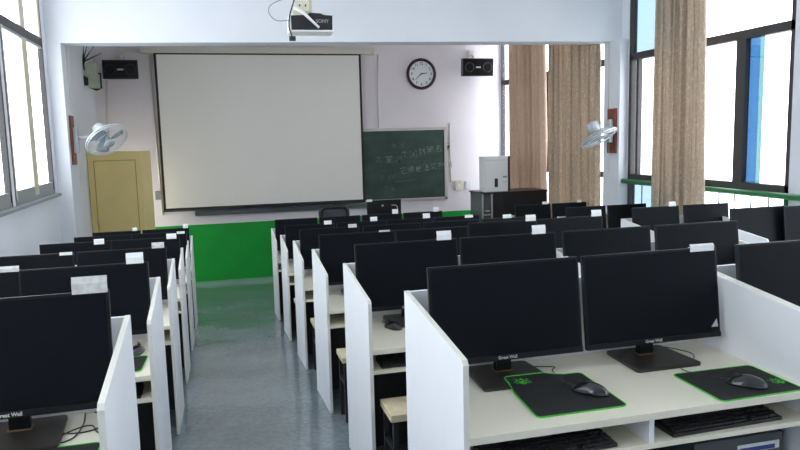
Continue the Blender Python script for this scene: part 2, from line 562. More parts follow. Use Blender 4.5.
Y0, S, Y0L = 2.5599, 1.34224, 2.5256
MID_SX = [1.025, 1, .96, .95, .945, .94]
ORD = ['nearest row', 'second row', 'third row', 'fourth row', 'fifth row', 'farthest row']
used = []
def place_desk(x, y, sx, label, sz=1):
    o = desk0 if not used else copy_tree(desk0)
    used.append(1)
    yc = y - D / 2
    o.location = (x, yc, fz(yc)); o.scale = (sx, 1, sz)
    tag(o, label, 'desk', 'white two-seat computer desks in rows')
    return o
for n in range(6):
    y = Y0 + n * S
    for k in range(2):
        place_desk(.6834 + k * (UW * MID_SX[n] + .004), y, MID_SX[n],
                   'white partitioned computer desk, %s of the middle block, %s' % (ORD[n], 'beside the central aisle' if k == 0 else 'on its right side'), 1.03 if n == 5 else 1)
for n in range(6):
    sx = [1, 1, 1, .95, .94, .93][n]
    place_desk(-.3055 - UW * sx, Y0L + n * S, sx, 'white partitioned computer desk left of the aisle, %s from the camera' % ORD[n])
RY = [5.45, 6.97, 8.5, 10.0]
for j, y in enumerate(RY):
    place_desk(4.42 - (.04 if j == 3 else 0), y, .94, 'white partitioned computer desk by the right windows, %s' % ['nearest of its block', 'second of its block', 'third of its block', 'farthest of its block'][j])

# ================================================================== MONITORS
MW, MH, MT = .595, .373, .022
TILT = R(7)
def make_monitor():
    """origin on the desk under the stand; screen faces -Y, top edge .45 above the desk"""
    root = empty('computer_monitor', (0, 0, 0))
    zc = .45 - MH / 2
    head = Matrix.Translation((0, -.05, zc)) @ Matrix.Rotation(-TILT, 4, 'X')
    b = MB()
    b.box(-MW / 2, MW / 2, 0, .018, -MH / 2, MH / 2, bev=.003, mx=head)
    b.prism([(-.17, -.11), (.17, -.11), (.17, .11), (-.17, .11)], .016, .042, 'y', bev=.008, mx=head)
    hs = b.build('housing', M['bezel'], root)
    b = MB(); b.box(-MW / 2 + .009, MW / 2 - .009, -.0012, .002, -MH / 2 + .022, MH / 2 - .009, mx=head)
    b.build('screen', M['screen'], root)
    b = MB(); b.box(-MW / 2, MW / 2, -.003, 0, -MH / 2, -MH / 2 + .021, bev=.0008, mx=head)
    chin = b.build('chin', M['bezel'], root)
    text_mesh('brand_lettering', 'Great Wall', .0165, M['letter'], chin, head @ Matrix.Translation((-.01, -.0033, -MH / 2 + .011)) @ FRONT, offset=.0004)
    b = MB()
    b.prism([(-.032, .006), (.032, .006), (.027, .16), (-.027, .16)], -.012, .02, 'y', bev=.004)
    b.box(-.03, .03, -.04, .004, .13, .19, bev=.004)
    nk = b.build('stand_neck', M['bezel'], root)
    b = MB()
    b.box(-.036, .036, -.018, .024, .0135, .017, bev=.001)
    b.build('collar', M['gold'], nk)
    b = MB()
    pts = []
    for cx, cy, a0 in ((.112, .07, 0), (-.112, .07, 90), (-.125, -.155, 180), (.125, -.155, 270)):
        for k in range(4):
            a = R(a0 + 30 * k); pts.append((cx + .015 * math.cos(a), cy + .015 * math.sin(a)))
    b.prism(pts, 0, .0135, 'z', bev=.003)
    b.build('stand_base', M['base'], root)
    return root
mon0 = make_monitor()

# (block, row, seat): centre x, plane y, drop/raise, width factor, yaw
MONS = {}
sc = [1, 1, .97, .95, .94, .93]; pm = [.61, .615, .585, .60, .58, .575]
for n in range(6):
    for i in range(4):
        c = (.715) + pm[n] * (i + .5)
        if n == 0: c = [1.035, 1.66, 2.37, 2.99][i]
        dz = [0, .005, .005, 0, 0, .04][n]
        if i >= 2 and n == 2: dz = .028
        if n == 0: dz = -.008
        if n == 1 and i >= 2: c += .03 if i == 2 else .05
        MONS['M', n, i] = (c, Y0 + n * S - .2, dz, sc[n] * (1.02 if n == 0 else 1))
for n in range(6):
    for i, c in enumerate([-.645, -1.265]):
        c = c + [0, 0, .01, .04, .05, .03][n] + (0 if i == 0 else [0, .04, .03, .06, .07, .05][n])
        MONS['L', n, i] = (c, Y0L + n * S - .2, -.012 if n in (1, 2) else 0, sc[n])
for j, y in enumerate(RY):
    for i, c in enumerate([4.76, 5.38]):
        if j == 3: c -= .05
        if j == 1 and i == 1: c += .04
        if j == 0 and i == 1: c -= .10
        MONS['R', j, i] = (c, y - .2 - (.07 if (j, i) == (0, 1) else 0), [0.01, 0.012, .012, .045][j], .99)
# notes: x offset from the screen centre, width, top, bottom relative to the top edge, material
NOTES = {('M', 4, 0): (0.201, 0.085, 0.028, -0.008), ('M', 3, 0): (0.215, 0.080, 0.022, -0.004), ('M', 4, 1): (0.151, 0.081, 0.042, 0),
 ('M', 2, 0): (0.208, 0.084, 0.012, 0.0), ('M', 5, 2): (0.182, 0.079, 0.05, 0), ('M', 4, 2): (0.20, 0.085, 0.05, 0),
 ('M', 5, 3): (0.185, 0.078, 0.05, 0.0), ('M', 4, 3): (0.146, 0.101, 0.012, -0.041), ('M', 1, 1): (0.190, 0.086, 0.045, 0.0),
 ('M', 1, 0): (0.218, 0.086, 0.045, 0.0), ('M', 2, 3): (0.235, 0.091, 0.043, 0.0), ('M', 2, 2): (0.235, 0.086, 0.034, -0.006),
 ('M', 3, 3): (-0.018, 0.091, 0.03, 0.0), ('M', 0, 1): (0.235, 0.112, 0.014, -0.010), ('L', 0, 0): (0.242, 0.105, 0.048, 0.0),
 ('L', 1, 1): (0.235, 0.106, 0.022, 0.0), ('L', 1, 0): (0.235, 0.082, 0.05, 0.0), ('L', 2, 0): (0.235, 0.081, 0.034, 0.0),
 ('L', 2, 1): (0.24, 0.079, 0.009, -0.010), ('L', 3, 1): (0.183, 0.081, 0.018, -0.023), ('L', 3, 0): (0.215, 0.083, 0.03, -0.010),
 ('L', 4, 0): (0.22, 0.080, 0.005, -0.018), ('L', 5, 0): (0.235, 0.059, 0.045, 0.0), ('L', 5, 1): (0.209, 0.052, 0.035, 0.0),
 ('R', 1, 0): (0.209, 0.090, 0.045, 0.0), ('R', 3, 0): (0.207, 0.10, 0.03, 0.0), ('R', 3, 1): (0.168, 0.069, 0.03, 0.0)}
GREY_NOTES = {('L', 0, 0), ('L', 1, 1), ('L', 2, 0), ('M', 3, 0), ('M', 2, 0)}
SEATS = {'M': ['leftmost seat', 'second seat from left', 'third seat from left', 'rightmost seat'],
         'L': ['aisle seat', 'seat by the left wall'], 'R': ['seat by the right aisle', 'window seat']}
BLK = {'M': 'middle block', 'L': 'left block', 'R': 'right block by the railing'}
first = True
MON_OBJ = {}
plain = [k for k in MONS if k != ('M', 0, 0)]
for key in [('M', 0, 0)] + plain:
    c, y, dz, w = MONS[key]
    o = mon0 if first else copy_tree(mon0)
    first = False
    blk, n, i = key
    row_y = {'M': Y0 + n * S, 'L': Y0L + n * S, 'R': RY[n] if blk == 'R' else 0}[blk]
    zd = fz(row_y - D / 2) + .75
    yaw = 0 if (blk, n) == ('M', 0) else random.uniform(-1.2, 1.2)
    o.location = (c, y + .05 + .02, zd)
    o.rotation_euler = (0, 0, R(yaw))
    o.scale = (w, 1, (.45 + dz) / .45 if dz else 1)
    rowname = ORD[n] if blk != 'R' else ['nearest row', 'second row', 'third row', 'farthest row'][n]
    lab = 'black widescreen monitor, %s, %s, %s' % (BLK[blk], rowname, SEATS[blk][i])
    if key in NOTES: lab += ', paper label on top' if blk != 'R' else ', labelled'
    tag(o, lab, 'monitor', 'computer monitors on the desks')
    MON_OBJ[key] = o
# paper labels clipped over the top edges, a part of the monitor they are stuck to
for key, (dx, wd, up, dn) in NOTES.items():
    o = MON_OBJ[key]
    s = o.scale[0]
    zt = .4492
    yt = -.05 + .5 * MH * math.sin(TILT) + .0
    b = MB()
    b.box((dx - wd / 2) / s, (dx + wd / 2) / s, yt - .0045, yt - .0035, zt + dn - .006, zt + up * .55)
    if up > .012:
        b.prism([(yt - .0045, zt + up * .55 - .001), (yt + .004, zt + up), (yt + .003, zt + up + .0005), (yt - .0035, zt + up * .55)], (dx - wd / 2) / s, (dx + wd / 2) / s, 'x')
        b.box((dx - wd / 2) / s, (dx + wd / 2) / s, yt + .0, yt + .012, zt + .0008, zt + .0016)
    nm = b.build('paper_label', M['paper_grey'] if key in GREY_NOTES else M['paper'], o)
    nm['label'] = 'white paper label on the top edge'
# small triangular warning sticker on the second monitor
b = MB()
o = MON_OBJ['M', 0, 1]
hm = Matrix.Translation((0, -.05, .45 - MH / 2)) @ Matrix.Rotation(-TILT, 4, 'X')
b.prism([(.255, -.145), (.286, -.145), (.281, -.112)], -.0022, -.0014, 'y', mx=hm)
nm = b.build('corner_sticker', M['letter'], o); nm['label'] = 'small grey triangular sticker'

# ================================================================== MOUSE PADS, MICE, KEYBOARDS
def logo_strokes(b, cx, cy, s, z, mi, ang=0):
    """the tangled three-headed green emblem printed on the pad"""
    M2 = Matrix.Translation((cx, cy, z)) @ Matrix.Rotation(ang, 4, 'Z') @ Matrix.Scale(s, 4)
    def st(pts, w0=.12, w1=.03):
        n = len(pts)
        L, Rr = [], []
        for i, (x, y) in enumerate(pts):
            a = pts[max(i - 1, 0)]; c = pts[min(i + 1, n - 1)]
            dx, dy = c[0] - a[0], c[1] - a[1]; l = math.hypot(dx, dy) or 1
            w = w0 + (w1 - w0) * i / (n - 1)
            L.append(M2 @ Vector((x - dy / l * w, y + dx / l * w, 0))); Rr.append(M2 @ Vector((x + dy / l * w, y - dx / l * w, 0)))
        for i in range(n - 1):
            b.add([L[i], L[i + 1], Rr[i + 1], Rr[i]], [(0, 1, 2, 3)], mi)
    for sx in (-1, 1):
        st([(0, -.9), (.35 * sx, -.55), (.15 * sx, -.15), (.55 * sx, .15), (.85 * sx, -.05), (.65 * sx, -.35)], .13, .05)
        st([(.15 * sx, -.3), (.7 * sx, -.6), (1.0 * sx, -.35)], .11, .03)
        st([(.55 * sx, .15), (.5 * sx, .55), (.85 * sx, .75)], .1, .03)
    st([(0, -.8), (-.12, -.3), (.12, .15), (-.08, .6), (.05, 1.0)], .15, .06)
    st([(-.3, .35), (0, .75), (.3, .35)], .08, .08)

def rounded(w, h, r, n=4):
    pts = []
    for cx, cy, a0 in ((w / 2 - r, h / 2 - r, 0), (-w / 2 + r, h / 2 - r, 90), (-w / 2 + r, -h / 2 + r, 180), (w / 2 - r, -h / 2 + r, 270)):
        for k in range(n + 1):
            a = R(a0 + 90 * k / n); pts.append((cx + r * math.cos(a), cy + r * math.sin(a)))
    return pts

def warp(p, c):                  # bilinear map of a unit rectangle onto four pad corners
    u, v = p
    a = Vector(c[0]).lerp(Vector(c[1]), u); d = Vector(c[3]).lerp(Vector(c[2]), u)
    return a.lerp(d, v)

def mouse_pad(corners, z, label, logo, over=None):
    """corners: front left, front right, back right, back left on the desk"""
    c = [Vector((x, y, 0)) for x, y in corners]
    ctr = sum(c, Vector()) / 4
    root = empty('mouse_pad', (ctr.x, ctr.y, z))
    loc = [p - ctr for p in c]
    w = (loc[1] - loc[0]).length; h = (loc[3] - loc[0]).length
    ring = [warp((x / w + .5, y / h + .5), loc) for x, y in rounded(w, h, .02)]
    def lift(p):                 # the pad rides up over the foot of the monitor stand
        if not over: return 0
        dx = over[0] - (p.x + ctr.x); dy = (p.y + ctr.y) - over[1]
        f = max(0, min(1, dx / .05 + 1)) * max(0, min(1, dy / .05 + 1))
        return .0145 * f * f * (3 - 2 * f)
    if over:
        fine = []
        for i_ in range(len(ring)):
            fine += [ring[i_ - 1].lerp(ring[i_], k_ / 6) for k_ in range(6)]
        ring = fine
    b = MB(); N_ = 22
    if over:
        top = [[b.bm.verts.new((0, 0, 0)) for _ in ring] for _ in range(12)]
        mid = sum(ring, Vector()) / len(ring)
        for k_, rw in enumerate(top):
            for v_, p in zip(rw, ring):
                q_ = mid.lerp(p, (k_ + .3) / 11.3); v_.co = (q_.x, q_.y, .003 + lift(q_))
        for r0, r1 in zip(top, top[1:]):
            for j in range(len(ring)):
                b.bm.faces.new((r0[j], r0[(j + 1) % len(ring)], r1[(j + 1) % len(ring)], r1[j]))
        b.bm.faces.new(top[0])
        low = [b.bm.verts.new((p.x, p.y, lift(p))) for p in ring]
        for j in range(len(ring)):
            b.bm.faces.new((top[-1][j], top[-1][(j + 1) % len(ring)], low[(j + 1) % len(ring)], low[j]))
    else:
        b.prism([(p.x, p.y) for p in ring], 0, .003, 'z')
    cloth = b.build('cloth', M['pad'], root)
    b = MB(); b.tube([(p.x, p.y, .0025 + lift(p)) for p in ring], .0024, 6, closed=True)
    b.build('stitched_edge', M['pad_green'], cloth)
    if logo:
        q = warp(logo[:2], loc)
        b = MB(); logo_strokes(b, q.x, q.y, logo[2], .0036 + lift(q), 0, logo[3])
        b.build('emblem', M['pad_green'], cloth)
    tag(root, label, 'mouse pad', 'black mouse pads with green edges')
    return root

def make_mouse():
    root = empty('computer_mouse', (0, 0, 0))
    b = MB()
    n, k = 20, 10
    rings = []
    for i in range(k + 1):
        th = math.pi / 2 * i / k
        rr = math.cos(th); zz = math.sin(th)
        ring = []
        for j in range(n):
            a = 2 * math.pi * j / n
            x = .033 * math.cos(a) * max(rr, .001); y = .060 * math.sin(a) * max(rr, .001)
            x *= 1 - .12 * math.cos(2 * a) * 0 - .10 * (abs(y) < .03)
            hgt = .037 * (1 - .35 * max(0, y / .06))
            ring.append(b.bm.verts.new((x, y, zz * hgt)))
        rings.append(ring)
    for a_, c_ in zip(rings, rings[1:]):
        for j in range(n):
            f = b.bm.faces.new((a_[j], a_[(j + 1) % n], c_[(j + 1) % n], c_[j])); f.smooth = True
    b.bm.faces.new(rings[0][::-1]); b.bm.faces.new(rings[-1])
    sh = b.build('shell', M['mouse'], root)
    b = MB(); b.tube([(-.004, .032, .0295), (.004, .032, .0295)], .006, 12)
    b.build('scroll_wheel', M['keys'], sh)
    b = MB(); b.box(-.0006, .0006, .008, .056, .018, .0335)
    b.build('button_seam', M['keys'], sh)
    return root

def place_mouse(first_obj, x, y, z, ang, label, cable=None):
    o = first_obj if not mice else copy_tree(first_obj)
    mice.append(o)
    o.location = (x, y, z); o.rotation_euler = (0, 0, R(ang)); o.scale = (1.15, 1.15, 1.1)
    tag(o, label, 'mouse', 'black computer mice')
    return o
mice = []
mouse0 = make_mouse()
CABLES = []
def mouse_cable(o, pts):
    CABLES.append((o, pts))
def lay_cable(o, pts):
    inv = (Matrix.Translation(o.location) @ o.rotation_euler.to_matrix().to_4x4() @ Matrix.Diagonal((*o.scale, 1))).inverted()
    b = MB(); b.tube([inv @ p for p in smooth_path(pts)], .0016, 6)
    b.build('cable', M['cable'], o)

ZD0 = fz(Y0 - D / 2) + .75
ZD1 = fz(Y0 + S - D / 2) + .75
ZL0 = fz(Y0L - D / 2) + .75
ZL1 = fz(Y0L + S - D / 2) + .75
# nearest row, left seat
mouse_pad([(.968, 1.99), (1.30, 1.99), (1.315, 2.335), (1.00, 2.345)], ZD0, 'black mouse pad with green edge below the nearest leftmost middle monitor', (.17, .82, .034, -.2), over=(1.175, 2.27))
m1 = place_mouse(mouse0, 1.24, 2.135, ZD0 + .0032, 38, 'shiny black mouse on the pad at the nearest leftmost middle seat')
z = ZD0 + .002
mouse_cable(m1, [(1.20, 2.185, z + .016), (1.20, 2.25, z + .005), (1.225, 2.39, z), (1.25, 2.43, z), (1.14, 2.47, z), (1.10, 2.49, z), (1.05, 2.535, z)])
# nearest row, second seat
mouse_pad([(1.615, 1.92), (1.962, 1.925), (1.968, 2.20), (1.625, 2.205)], ZD0, 'black mouse pad with green edge below the second nearest middle monitor', (.91, .36, .030, .2))
m2 = place_mouse(mouse0, 1.80, 2.02, ZD0 + .0032, 42, 'shiny black mouse on the pad at the nearest second middle seat')
mouse_cable(m2, [(1.757, 2.067, z + .016), (1.72, 2.15, z + .005), (1.70, 2.25, z), (1.78, 2.30, z), (1.86, 2.40, z), (1.80, 2.53, z)])
# second row, left seat
mouse_pad([(.985, 3.33), (1.28, 3.33), (1.28, 3.66), (.975, 3.67)], ZD1, 'black mouse pad with green edge in the second middle row', (.12, .8, .022, 0))
m3 = place_mouse(mouse0, .90, 3.62, ZD1, 20, 'black mouse on the desktop of the second middle row')
# left block
mouse_pad([(-.75, 1.95), (-.385, 1.95), (-.38, 2.235), (-.75, 2.235)], ZL0, 'black mouse pad with green edge below the nearest left monitor', None)
mouse_pad([(-.68, 3.30), (-.372, 3.29), (-.36, 3.53), (-.68, 3.54)], ZL1, 'black mouse pad with green edge seen between the nearest two left partitions', None)
m4 = place_mouse(mouse0, -.42, 3.60, ZL1, -10, 'black mouse behind its pad in the second left row')
b = MB()
z = ZL0 + .003
b.tube(smooth_path([(-.62, 2.50, z), (-.53, 2.36, z), (-.46, 2.33, z), (-.40, 2.36, z), (-.37, 2.45, z), (-.44, 2.50, z)]), .0022, 6)
b.tube(smooth_path([(-.47, 2.50, z), (-.46, 2.40, z), (-.47, 2.30, z), (-.505, 2.265, z), (-.53, 2.29, z), (-.48, 2.35, z + .004), (-.43, 2.37, z + .004), (-.40, 2.31, z), (-.34, 2.29, z)]), .0022, 6)
tag(b.build('loose_cable', M['cable']), 'tangled thin black cables beside the nearest left monitor stand', 'cable')

mouse_cable(m3, [(.885, 3.69, ZD1 + .016), (.87, 3.74, ZD1 + .004), (.90, 3.84, ZD1 + .002)])
mouse_cable(m4, [(-.41, 3.665, ZL1 + .016), (-.41, 3.72, ZL1 + .004), (-.44, 3.82, ZL1 + .002)])
for o_, p_ in CABLES:
    lay_cable(o_, p_)

def make_keyboard():
    root = empty('keyboard', (0, 0, 0))
    b = MB()
    b.prism([(-.075, 0), (.075, 0), (.075, .026), (-.075, .013)], -.225, .225, 'x', bev=.002)
    ks = b.build('case', M['black'], root)
    b = MB()
    for r_ in range(6):
        y = -.062 + r_ * .0235
        zz = .0135 + (y + .075) / .15 * .013
        x = -.215
        while x < .205:
            w = .0165
            if r_ == 0 and -.12 < x < .01: w = .12
            if not (.078 < x < .082):
                b.box(x, x + w, y - .0085, y + .0085, zz, zz + .007, bev=.0012, seg=1)
            x += w + .0025
    b.build('keys', M['keys'], ks)
    return root
kb0 = make_keyboard()
kbs = [(1.0, 2.00, Y0, 'black keyboard on the shelf under the nearest leftmost middle seat'),
       (1.665, 2.02, Y0, 'black keyboard on the shelf under the second nearest middle seat'),
       (.98, 3.36, Y0 + S, 'black keyboard on the shelf of the second middle row'),
       (-.60, 3.32, Y0L + S, 'black keyboard on the shelf of the second left row')]
for q, (x, y, ry, lab) in enumerate(kbs):
    o = kb0 if q == 0 else copy_tree(kb0)
    o.location = (x, y, fz(ry - D / 2) + .640)
    o.rotation_euler = (0, 0, R([3, 1.5, -1, 0][q]))
    tag(o, lab, 'keyboard', 'keyboards on the shelves')

# computer tower standing under the nearest desk
def tower():
    yc = 2.22
    g = fz(yc)
    t = empty('computer_tower', (1.77, yc, g))
    zb = .03
    b = MB(); b.box(-.19, .19, -.21, .22, zb, .565, bev=.004)
    cs = b.build('case', M['tower_grey'], t)
    b = MB(); b.box(-.01, .17, -.2125, -.2095, .505, .535)
    ps = b.build('sticker', M['paper'], cs)
    b = MB(); b.box(.0, .15, -.2135, -.2125, .507, .523)
    b.build('sticker_print', M['blue_label'], cs)
    b = MB()
    for x in (-.15, .12):
        for y in (-.17, .15):
            b.box(x, x + .03, y, y + .03, fz(y) , zb + .002)
    b.build('foot', M['black'], t)
    tag(t, 'dark grey computer case with a white sticker under the nearest desk', 'computer')
tower()

# ================================================================== STOOLS
def make_stool():
    root = empty('wooden_stool', (0, 0, 0))
    b = MB(); b.box(-.15, .15, -.115, .115, .415, .45, bev=.006)
    b.build('seat', M['wood_seat'], root)
    for x in (-.125, .125):
        for y in (-.092, .092):
            b = MB(); b.box(x - .012, x + .012, y - .012, y + .012, fz(y), .415)
            b.build('leg', M['stool_metal'], root)
    b = MB()
    for y in (-.092, .092):
        b.box(-.113, .113, y - .009, y + .009, .17, .19)
    for x in (-.125, .125):
        b.box(x - .009, x + .009, -.08, .08, .25, .27)
    b.build('stretcher', M['stool_metal'], root)
    return root
st0 = make_stool()
sts = [(.89, 3.18, 'second middle row'), (.885, 4.46, 'third middle row'), (.885, 5.80, 'fourth middle row'), (.885, 7.14, 'fifth middle row')]
for q, (x, y, lab) in enumerate(sts):
    o = st0 if q == 0 else copy_tree(st0)
    o.location = (x, y, fz(y))
    tag(o, 'pale wood stool on black legs tucked under the desk, %s' % lab, 'stool', 'stools tucked under the desks')

# ================================================================== FRONT WALL
# projection screen
t = empty('projection_screen', (.99, YB - .16, 3.16))
b = MB(); b.box(-2.17, 2.2, -.06, .159, -.06, .06, bev=.01)
b.build('roller_housing', M['housing'], t)
b = MB(); b.box(-2.155, 2.145, -.0, .004, -3.14, -.06)
b.bm.free()
def screen_part(name, pts, y0, y1, material):
    b = MB(); b.prism(pts, y0, y1, 'y'); return b.build(name, material, t)
BL, BR_, TLx, TRx = (-1.90, -2.965), (1.90, -2.955), -1.90, 1.90
screen_part('fabric', [(-1.895, -2.93), (1.895, -2.925), (1.90, -.075), (-1.90, -.075)], .0, .003, M['fabric_screen'])
b = MB()
b.box(-1.935, -1.893, -.002, .005, -2.96, -.06); b.box(1.89, 1.932, -.002, .005, -2.96, -.06); b.box(-1.935, 1.932, -.002, .005, -2.975, -2.925)
b.box(-1.935, 1.932, -.002, .005, -.085, -.06)
b.build('black_border', M['screen_border'], t)
b = MB(); b.tube([(-1.94, .0015, -2.975), (1.935, .0015, -2.975)], .018, 10)
b.build('weight_bar', M['screen_border'], t)
tag(t, 'large white pull-down projection screen with black border on the front wall', 'projection screen')

# blackboard (partly behind the screen)
t = empty('blackboard', (4.69, YB - .002, .16))
b = MB(); b.box(-5.08, -.03, -.03, 0, .04, 1.44)
board_ = b.build('board', M['board'], t)
b = MB()
b.box(-5.1, .03, -.045, 0, 1.43, 1.485, bev=.004); b.box(-.03, .03, -.045, 0, -.02, 1.43, bev=.004); b.box(-5.12, -5.06, -.045, 0, -.02, 1.43, bev=.004)
b.box(-5.1, .03, -.045, 0, -.01, .04, bev=.004)
b.build('frame', M['board_frame'], t)
b = MB(); b.box(-5.08, -1.45, -.12, -.045, -.10, -.01, bev=.008)
b.build('chalk_tray', M['glass_dark'], t)
b = MB()
def chalk(body, x, z, size, m, rot=0, xs=1.0):
    mx = Matrix.Translation((x, -.0312, z)) @ Matrix.Rotation(R(rot), 4, 'Y') @ FRONT
    return text_mesh('chalk_writing', body, size, m, board_, mx, ext=.0002, xs=xs, align='LEFT', offset=-.012)
b.bm.free()
chalk('九宝此', -1.18, 1.12, .17, M['chalk_faint'], -2)
chalk('大 堂 准', -1.52, .86, .17, M['chalk'], 2)
chalk('个(a)对路去示', -.98, .92, .185, M['chalk'], -8)
chalk('(001)', -1.48, .66, .19, M['chalk_faint'], 4, .8)
chalk('它师世法实然川', -1.00, .60, .165, M['chalk'], -5)
chalk('年 的', -1.45, .48, .15, M['chalk_faint'], 2)
chalk('二 本', -1.38, .24, .13, M['chalk_faint'], 2)
chalk('实兴', -.52, .76, .11, M['chalk_faint'], -3)
b = MB(); b.tube([(-1.10, -.0316, .72), (-1.105, -.0316, .42), (-1.08, -.0316, .38), (-.66, -.0316, .43)], .006, 5)
b.build('chalk_stroke', M['chalk_faint'], board_)
tag(t, 'dark green blackboard with faint chalk writing right of the projection screen', 'blackboard')

# wall clock
t = empty('wall_clock', (4.203, YB - .001, 2.728))
RX = Matrix.Rotation(R(90), 4, 'X')
b = MB(); b.lathe([(.255, .0), (.312, .0), (.318, .02), (.30, .055), (.265, .05), (.255, .03), (.255, .0)], 48, mx=RX, cap=False)
b.build('rim', M['clock_rim'], t)
b = MB(); b.lathe([(.26, .004), (.26, .022)], 48, mx=RX)
dial = b.build('dial', M['clock_face'], t)
for h in range(1, 13):
    a = R(30 * h)
    text_mesh('numeral', str(h), .078, M['black'], dial, Matrix.Translation((.205 * math.sin(a), -.0225, .205 * math.cos(a))) @ FRONT, offset=.001)
def hand(name, ang, ln, w):
    mx = Matrix.Rotation(R(ang), 4, 'Y')
    b = MB(); b.prism([(-w, -.03), (w, -.03), (w * .5, ln), (-w * .5, ln)], -.028, -.025, 'y', mx=mx); b.build(name, M['black'], t)
hand('hour_hand', 80, .12, .011); hand('minute_hand', 228, .18, .008)
tag(t, 'round wall clock with dark rim and white face', 'clock')

# loudspeakers
def speaker(loc, w, h, label, tilt):
    t = empty('loudspeaker', loc, (R(tilt), 0, 0))
    b = MB(); b.prism([(-w / 2, 0), (w / 2, 0), (w / 2 - .06, .28), (-w / 2 + .06, .28)], -h / 2, h / 2, 'z', bev=.012)
    b.build('cabinet', M['black'], t)
    b = MB(); b.box(-w / 2 + .02, w / 2 - .02, -.008, .004, -h / 2 + .02, h / 2 - .02, bev=.004)
    gr = b.build('grille', M['bezel'], t)
    for sx in (-1, 1):
        b = MB(); b.lathe([(.095, 0), (.10, .006), (.08, .006), (.095, 0)], 24, cap=False, mx=Matrix.Translation((sx * w * .29, -.008, 0)) @ RX)
        b.build('driver_ring', M['black'], gr)
    b = MB(); b.box(-.05, .05, -.0115, -.0085, -.014, .014, bev=.001)
    b.build('badge', M['letter'], gr)
    b = MB(); b.tube([(0, .2, h / 2 - .02), (0, .28, h / 2 + .05), (0, .44, h / 2 + .09)], .018, 8); b.box(-.05, .05, .40, .455, h / 2 + .02, h / 2 + .17)
    b.build('wall_bracket', M['pipe'], t)
    tag(t, label, 'loudspeaker', 'black loudspeakers on the front wall')
speaker((-1.50, YB - .46, 2.775), .60, .33, 'black loudspeaker high on the front wall left of the projection screen', 4)
speaker((5.27, YB - .46, 2.82), .66, .35, 'black loudspeaker high on the front wall right of the clock', 4)

# wireless gadget with antennas beside the left speaker
t = empty('wall_receiver', (-2.0, 12.85, 2.42))
b = MB()
b.box(.02, .20, -.02, .08, .16, .40, bev=.03); b.box(.06, .24, -.03, .07, -.02, .22, bev=.03)
b.build('housing', M['pale_green'], t)
b = MB(); b.tube([(.10, .03, 0), (.17, .05, -.03), (.20, .06, -.02), (.24, .07, .02)], .028, 8); b.box(.215, .26, .02, .09, -.02, .24); b.box(-.008, .08, .0, .06, .03, .19)
b.build('bracket', M['black'], t)
for dx, dz in ((.10, .33), (.20, .27), (.30, .14), (.03, .25)):
    b = MB(); b.tube([(-.0, .03, .42), (dx, .0, .42 + dz)], [.014, .005], 6); b.build('antenna', M['black'], t)
b = MB(); b.tube([(.0, .03, .45), (.02, .03, .30), (.06, .03, .24)], .022, 8); b.build('joint', M['black'], t)
tag(t, 'pale green wall gadget with black antennas left of the left loudspeaker', 'device')

# conduits and sockets
def conduit(pts, label, r=.014):
    b = MB(); b.tube(pts, r, 8)
    tag(b.build('cable_conduit', M['pipe']), label, 'conduit')
conduit([(-1.80, YB - .014, 2.62), (-1.86, YB - .014, 1.40)], 'thin beige conduit on the wall below the left loudspeaker')
conduit([(-1.03, YB - .014, 3.07), (-.985, YB - .014, .1)], 'thin beige conduit beside the left edge of the screen')
conduit([(3.30, YB - .014, 3.1), (3.28, YB - .014, 1.66)], 'thin beige conduit running from the screen housing to the blackboard')
conduit([(4.80, YB - .014, 1.72), (4.80, YB - .014, .5)], 'thin pale conduit right of the blackboard')
conduit([(5.785, 9.50, 2.78), (5.785, 9.50, 1.80)], 'thin grey conduit down the right column above the fan', .008)
conduit([(-1.826, 10.45, 2.78), (-1.826, 10.45, 1.92)], 'thin pale conduit down the left column above the fan', .010)
t = empty('socket_box', (4.97, YB - .001, .42))
b = MB(); b.box(-.08, .08, -.05, 0, -.10, .10, bev=.01); b.build('box', M['cream'], t)
b = MB(); b.box(-.03, .03, -.054, -.05, -.03, .03); b.build('socket_face', M['paper'], t)
tag(t, 'small cream socket box right of the blackboard frame', 'socket')
b = MB(); b.box(5.13, 5.26, YB - .04, YB - .0005, .33, .50, bev=.008)
tag(b.build('switch_plate', M['wall']), 'white switch plate between blackboard and lectern', 'switch')
b = MB(); b.box(-1.09, -.99, YB - .05, YB - .0005, .40, .56, bev=.006)
tag(b.build('switch_box', M['frame_grey']), 'grey switch box at the left edge of the screen', 'switch')

# yellow cabinet
t = empty('wooden_cabinet', (-1.59, 12.9, fz(12.9)))
g = 0
top = 1.34 - fz(12.9)
foot = [(-.41, -.40), (.42, -.40), (.53, .22), (-.41, .22)]
b = MB(); b.prism(foot, .05, top, 'z', bev=.006); bd_ = b.build('body', M['yellow'], t)
b = MB()
for x0_, x1_ in ((-.32, .335),):
    for z0_, z1_ in ((.9, top - .14), (.15, .8)):
        b.box(x0_, x0_ + .012, -.404, -.398, z0_, z1_); b.box(x1_ - .012, x1_, -.404, -.398, z0_, z1_)
        b.box(x0_, x1_, -.404, -.398, z1_ - .012, z1_); b.box(x0_, x1_, -.404, -.398, z0_, z0_ + .012)
b.build('door_groove', M['yellow_side'], bd_)
b = MB(); b.box(-.37, .39, -.36, .15, -.06, .06); b.build('plinth', M['yellow_side'], t)
b = MB(); b.tube([(-.30, -.42, 1.25), (-.30, -.42, 1.37)], .01, 8); b.box(-.305, -.295, -.42, -.40, 1.25, 1.37); b.build('handle', M['alu'], t)
tag(t, 'tall yellow cabinet against the front wall behind the left fan', 'cabinet')

